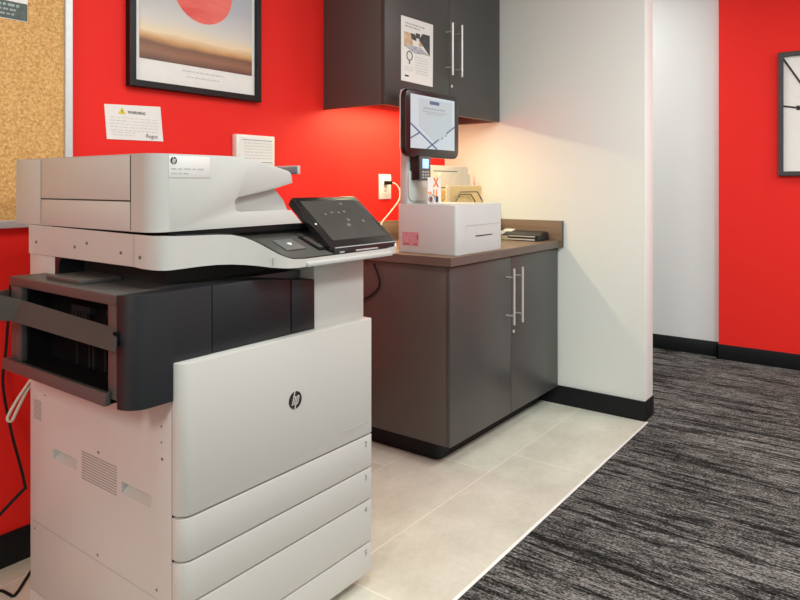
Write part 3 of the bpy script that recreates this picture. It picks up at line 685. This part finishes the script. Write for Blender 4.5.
sheet('cardboard_mailer', 'cream', 'tall cream cardboard mailer with a dark flap line at the back of the sorter', 'envelope', 3.05, 3.45, 2.092, 1.330, flap=True)
sheet('padded_mailer', 'cream', 'cream mailer in the sorter, its edge showing right of the tall one', 'envelope', 3.10, 3.44, 2.068, 1.285)

# hole punch by the side backsplash
HP = thing('hole_punch', 'black three-hole punch with silver rails on counter by the white wall', 'hole punch', (3.42, 1.74, 0.912))
MB().prism([(3.35, 0.912), (3.494, 0.912), (3.494, 0.924), (3.485, 0.955), (3.46, 0.962), (3.41, 0.958), (3.352, 0.944)], 'y', 1.585, 1.90, 0.004).build('body', 'black', HP)
MB().prism([(3.3495, 0.934), (3.3565, 0.934), (3.3565, 0.9405), (3.3495, 0.9405)], 'y', 1.605, 1.765, 0.001).build('edge_rail', 'alu', HP)
MB().prism([(3.3455, 0.9165), (3.352, 0.9165), (3.352, 0.9245), (3.3455, 0.9245)], 'y', 1.605, 1.775, 0.001).build('edge_rail', 'alu', HP)
MB().prism([(3.342, 0.914), (3.350, 0.914), (3.355, 0.938), (3.347, 0.938)], 'y', 1.768, 1.835, 0.001).build('clip_plate', 'khaki', HP)
MB().prism([(3.40, 0.957), (3.44, 0.964), (3.44, 0.970), (3.40, 0.963)], 'y', 1.77, 1.83, 0.001).build('paper_corner', 'cream_pl', HP)
MB().prism([(3.346, 0.942), (3.40, 0.956), (3.40, 0.9605), (3.346, 0.9465)], 'y', 1.80, 1.89, 0.001).build('lever_plate', 'alu', HP)

# outlet, cord with plug
OU = thing('wall_outlet', 'white electrical outlet plate on the red wall above the counter', 'outlet', (2.909, 2.30, 1.142))
ou = MB().box(2.857, 2.962, 2.2935, 2.300, 1.142, 1.279, 0.002).build('cover_plate', 'cream_pl', OU)
for z in (1.232, 1.185):
    so = MB().prism([(2.909+0.019*cos(k*pi/8), z+0.017*sin(k*pi/8)) for k in range(16)], 'y', 2.2922, 2.294).build('socket', 'cream_pl', ou)
    MB().box(2.901, 2.904, 2.2916, 2.2925, z-0.004, z+0.008).box(2.914, 2.917, 2.2916, 2.2925, z-0.004, z+0.008).build('slots', 'ink', so)
KC = thing('charging_cord', 'pale cord plugged into the outlet and dropping behind the printer screen', 'cord', (2.909, 2.27, 0.912))
MB().tube([(2.922, 2.268, 1.232), (2.945, 2.258, 1.229), (2.962, 2.246, 1.212), (2.964, 2.235, 1.188), (2.935, 2.217, 1.140), (2.845, 2.205, 1.078), (2.758, 2.20, 1.018), (2.69, 2.16, 0.955), (2.61, 2.08, 0.9205), (2.52, 1.98, 0.9178), (2.44, 1.92, 0.9178), (2.415, 1.88, 0.9178), (2.42, 1.83, 0.9178)], 0.0042, 8, 6).build('cord', 'cordw', KC)
MB().box(2.893, 2.926, 2.255, 2.2915, 1.222, 1.242, 0.004).build('plug', 'cordb', KC)
solo('hanging_cable', MB().tube([(2.386, 1.95, 0.86), (2.389, 1.93, 0.82), (2.388, 1.915, 0.775), (2.389, 1.935, 0.735), (2.388, 2.0, 0.69), (2.388, 2.1, 0.64)], 0.0042, 8, 6), 'cordb',
     'black cable hanging against the brown cabinet side', 'cable', (2.388, 1.95, 0.70))

# ------------------------------------------------------------------ things on the red walls
CB = thing('corkboard', 'large cork pinboard in a pale aluminium frame on the red wall', 'corkboard', (0.5, 2.30, 1.08))
MB().box(-0.30, 1.138, 2.284, 2.299, 1.10, 2.30).build('cork_panel', 'cork', CB)
cf = ring(MB(), -0.32, 1.156, 1.082, 2.32, 0.025, 2.272, 2.2995, 'y', 0.002)
cf.build('frame', 'alu', CB)
FL = thing('pinned_flyer', 'white flyer with dark green footer pinned to the corkboard', 'flyer', (0.86, 2.283, 1.75))
fl = MB().box(0.73, 1.012, 2.2825, 2.2838, 1.750, 2.14).build('sheet', 'paper', FL)
MB().box(0.731, 1.011, 2.2818, 2.2826, 1.752, 1.808).build('footer', 'green', fl)
bars([(0.86, 0.985, 1.792, 0.008), (0.86, 0.975, 1.778, 0.006), (0.84, 0.97, 1.764, 0.005)], 2.2819).build('footer_print', 'greenl', fl)

FPIC = thing('framed_print', 'black-framed landscape print with a red shape, hung above the warning notice', 'picture', (1.366, 2.30, 1.588))
fx0, fx1, fz0, fz1 = 1.366, 1.996, 1.586, 2.42
fr = MB()
fw = 0.026
ring(fr, fx0, fx1, fz0, fz1, fw, 2.268, 2.2995, 'y')
fr.build('frame', 'frameb', FPIC)
mt = MB().box(fx0+0.02, fx1-0.02, 2.288, 2.2985, fz0+0.02, fz1-0.02).build('mat_board', 'paper', FPIC)
MB().box(1.414, 1.955, 2.2868, 2.2885, 1.698, 2.36).build('print', 'art', mt)
bars([(1.60, 1.80, 1.672, 0.006), (1.62, 1.78, 1.650, 0.005)], 2.2878).build('caption_print', 'inkl', mt)

WN = thing('wall_mounted_notice', 'white warning notice with yellow triangle taped to the red wall', 'notice', (1.40, 2.299, 1.386))
wn = MB().prism([(1.292, 1.386), (1.522, 1.389), (1.509, 1.522), (1.282, 1.512)], 'y', 2.2975, 2.2996).build('sheet', 'paper', WN)
tr = MB().prism([(1.335, 1.481), (1.365, 1.482), (1.350, 1.506)], 'y', 2.2968, 2.2976).build('warning_triangle', 'yellow', wn)
MB().box(1.3488, 1.3512, 2.2964, 2.2969, 1.488, 1.497).box(1.3488, 1.3512, 2.2964, 2.2969, 1.4835, 1.486).build('triangle_mark', 'ink', tr)
text('heading', 'WARNING', 'ink', wn, (1.373, 2.2972, 1.485), 0.0150, bold=0.0003)
bars([(1.305, 1.50, 1.466-0.0115*k, 0.0034) for k in range(5)], 2.2974).build('small_print', 'inkf', wn)
bars([(1.308, 1.405, 1.402+0.010*k, 0.0030) for k in range(2)], 2.2974).build('small_print', 'inkf', wn)
text('brand_mark', 'Regus', 'ink', wn, (1.448, 2.2972, 1.399), 0.021, bold=0.0)

FN = thing('framed_notice', 'small framed white notice on the red wall just above the printer feeder', 'notice', (1.977, 2.30, 1.30))
fn = MB().box(1.858, 2.074, 2.272, 2.2998, 1.298, 1.438, 0.002).build('frame', 'cream_pl', FN)
fm = MB().box(1.876, 2.060, 2.2708, 2.2725, 1.312, 1.426).build('sheet', 'paper', fn)
MB().box(1.89, 2.058, 2.2700, 2.2709, 1.4145, 1.417).build('rule_line', 'inkn', fm)
MB().box(1.99, 2.06, 2.2700, 2.2709, 1.318, 1.321).build('rule_line', 'inkn', fm)
bars([(1.90, 2.06, 1.40-0.013*k, 0.005) for k in range(6)], 2.2707).build('small_print', 'inkf', fm)

# corridor picture (on the far red wall, faces the camera along -x)
CP = thing('line_art_picture', 'dark grey framed picture of black lines on white, on corridor red wall', 'picture', (5.10, 0.40, 1.29))
y0, y1, z0, z1 = 0.07, 0.669, 1.280, 2.100
cfm = MB()
ring(cfm, y0, y1, z0, z1, 0.030, 5.068, 5.0995, 'x')
cfm.build('frame', 'frameg', CP)
cpm = MB().box(5.085, 5.097, y0+0.02, y1-0.02, z0+0.025, z1-0.025).build('print', 'paper', CP)
def wl(b, p, q, r): b.tube([(5.0846, p[0], p[1]), (5.0846, q[0], q[1])], r, 6)
lb = MB(); wl(lb, (0.645, 2.065), (0.545, 1.895), 0.006); wl(lb, (0.545, 1.895), (0.43, 1.72), 0.006); wl(lb, (0.645, 1.745), (0.53, 1.722), 0.006); wl(lb, (0.53, 1.722), (0.12, 1.60), 0.006); wl(lb, (0.43, 1.72), (0.33, 1.31), 0.006)
lb.box(5.0835, 5.0850, 0.545, 0.565, 1.712, 1.742)
lb.build('black_lines', 'ink', cpm)

# ------------------------------------------------------------------ light
def area(name, loc, sx, sy, power, col=(1, 0.97, 0.92), rot=(0, 0, 0), spread=180):
    l = bpy.data.lights.new(name, 'AREA'); l.shape = 'RECTANGLE'; l.size = sx; l.size_y = sy; l.energy = power; l.color = col; l.spread = R(spread)
    o = bpy.data.objects.new(name, l); C.objects.link(o); o.location = loc; o.rotation_euler = rot; return o
WH = (0.94, 1.0, 0.975)
area('ceiling_panel_light', (2.4, -0.7, 2.77), 1.2, 0.6, 72, WH)
area('ceiling_panel_light', (1.0, 0.7, 2.77), 0.6, 0.6, 28, WH)
area('ceiling_panel_light', (-2.1, 0.1, 2.77), 1.2, 0.6, 95, WH)
area('ceiling_panel_light', (4.2, -1.2, 2.77), 0.6, 1.2, 42, (1, 1, 0.975))
area('ceiling_panel_light', (4.4, 2.2, 2.77), 0.6, 1.2, 24, (1, 1, 0.97))
area('under_cabinet_light', (2.80, 2.115, 1.640), 0.68, 0.035, 9.5, (1.0, 0.88, 0.50))
wd = bpy.data.worlds.new('office ambient'); bpy.context.scene.world = wd; wd.use_nodes = True
bg = wd.node_tree.nodes['Background']; bg.inputs[0].default_value = (0.95, 1.0, 0.985, 1); bg.inputs[1].default_value = 0.9

# ------------------------------------------------------------------ camera
cam = bpy.data.cameras.new('camera'); co = bpy.data.objects.new('camera', cam); C.objects.link(co)
th = math.atan2(504.0, 669.0)
co.location = (0, 0, 1.22); co.rotation_euler = (R(90), 0, th - R(90))
cam.sensor_width = 36; cam.lens = 669.0*36/800; cam.shift_y = -115/800; cam.clip_start = 0.02
S = bpy.context.scene; S.camera = co
S.view_settings.view_transform = 'Standard'; S.view_settings.look = 'None'; S.view_settings.gamma = 1; S.view_settings.use_curve_mapping = False
S.view_settings.exposure = 0.0
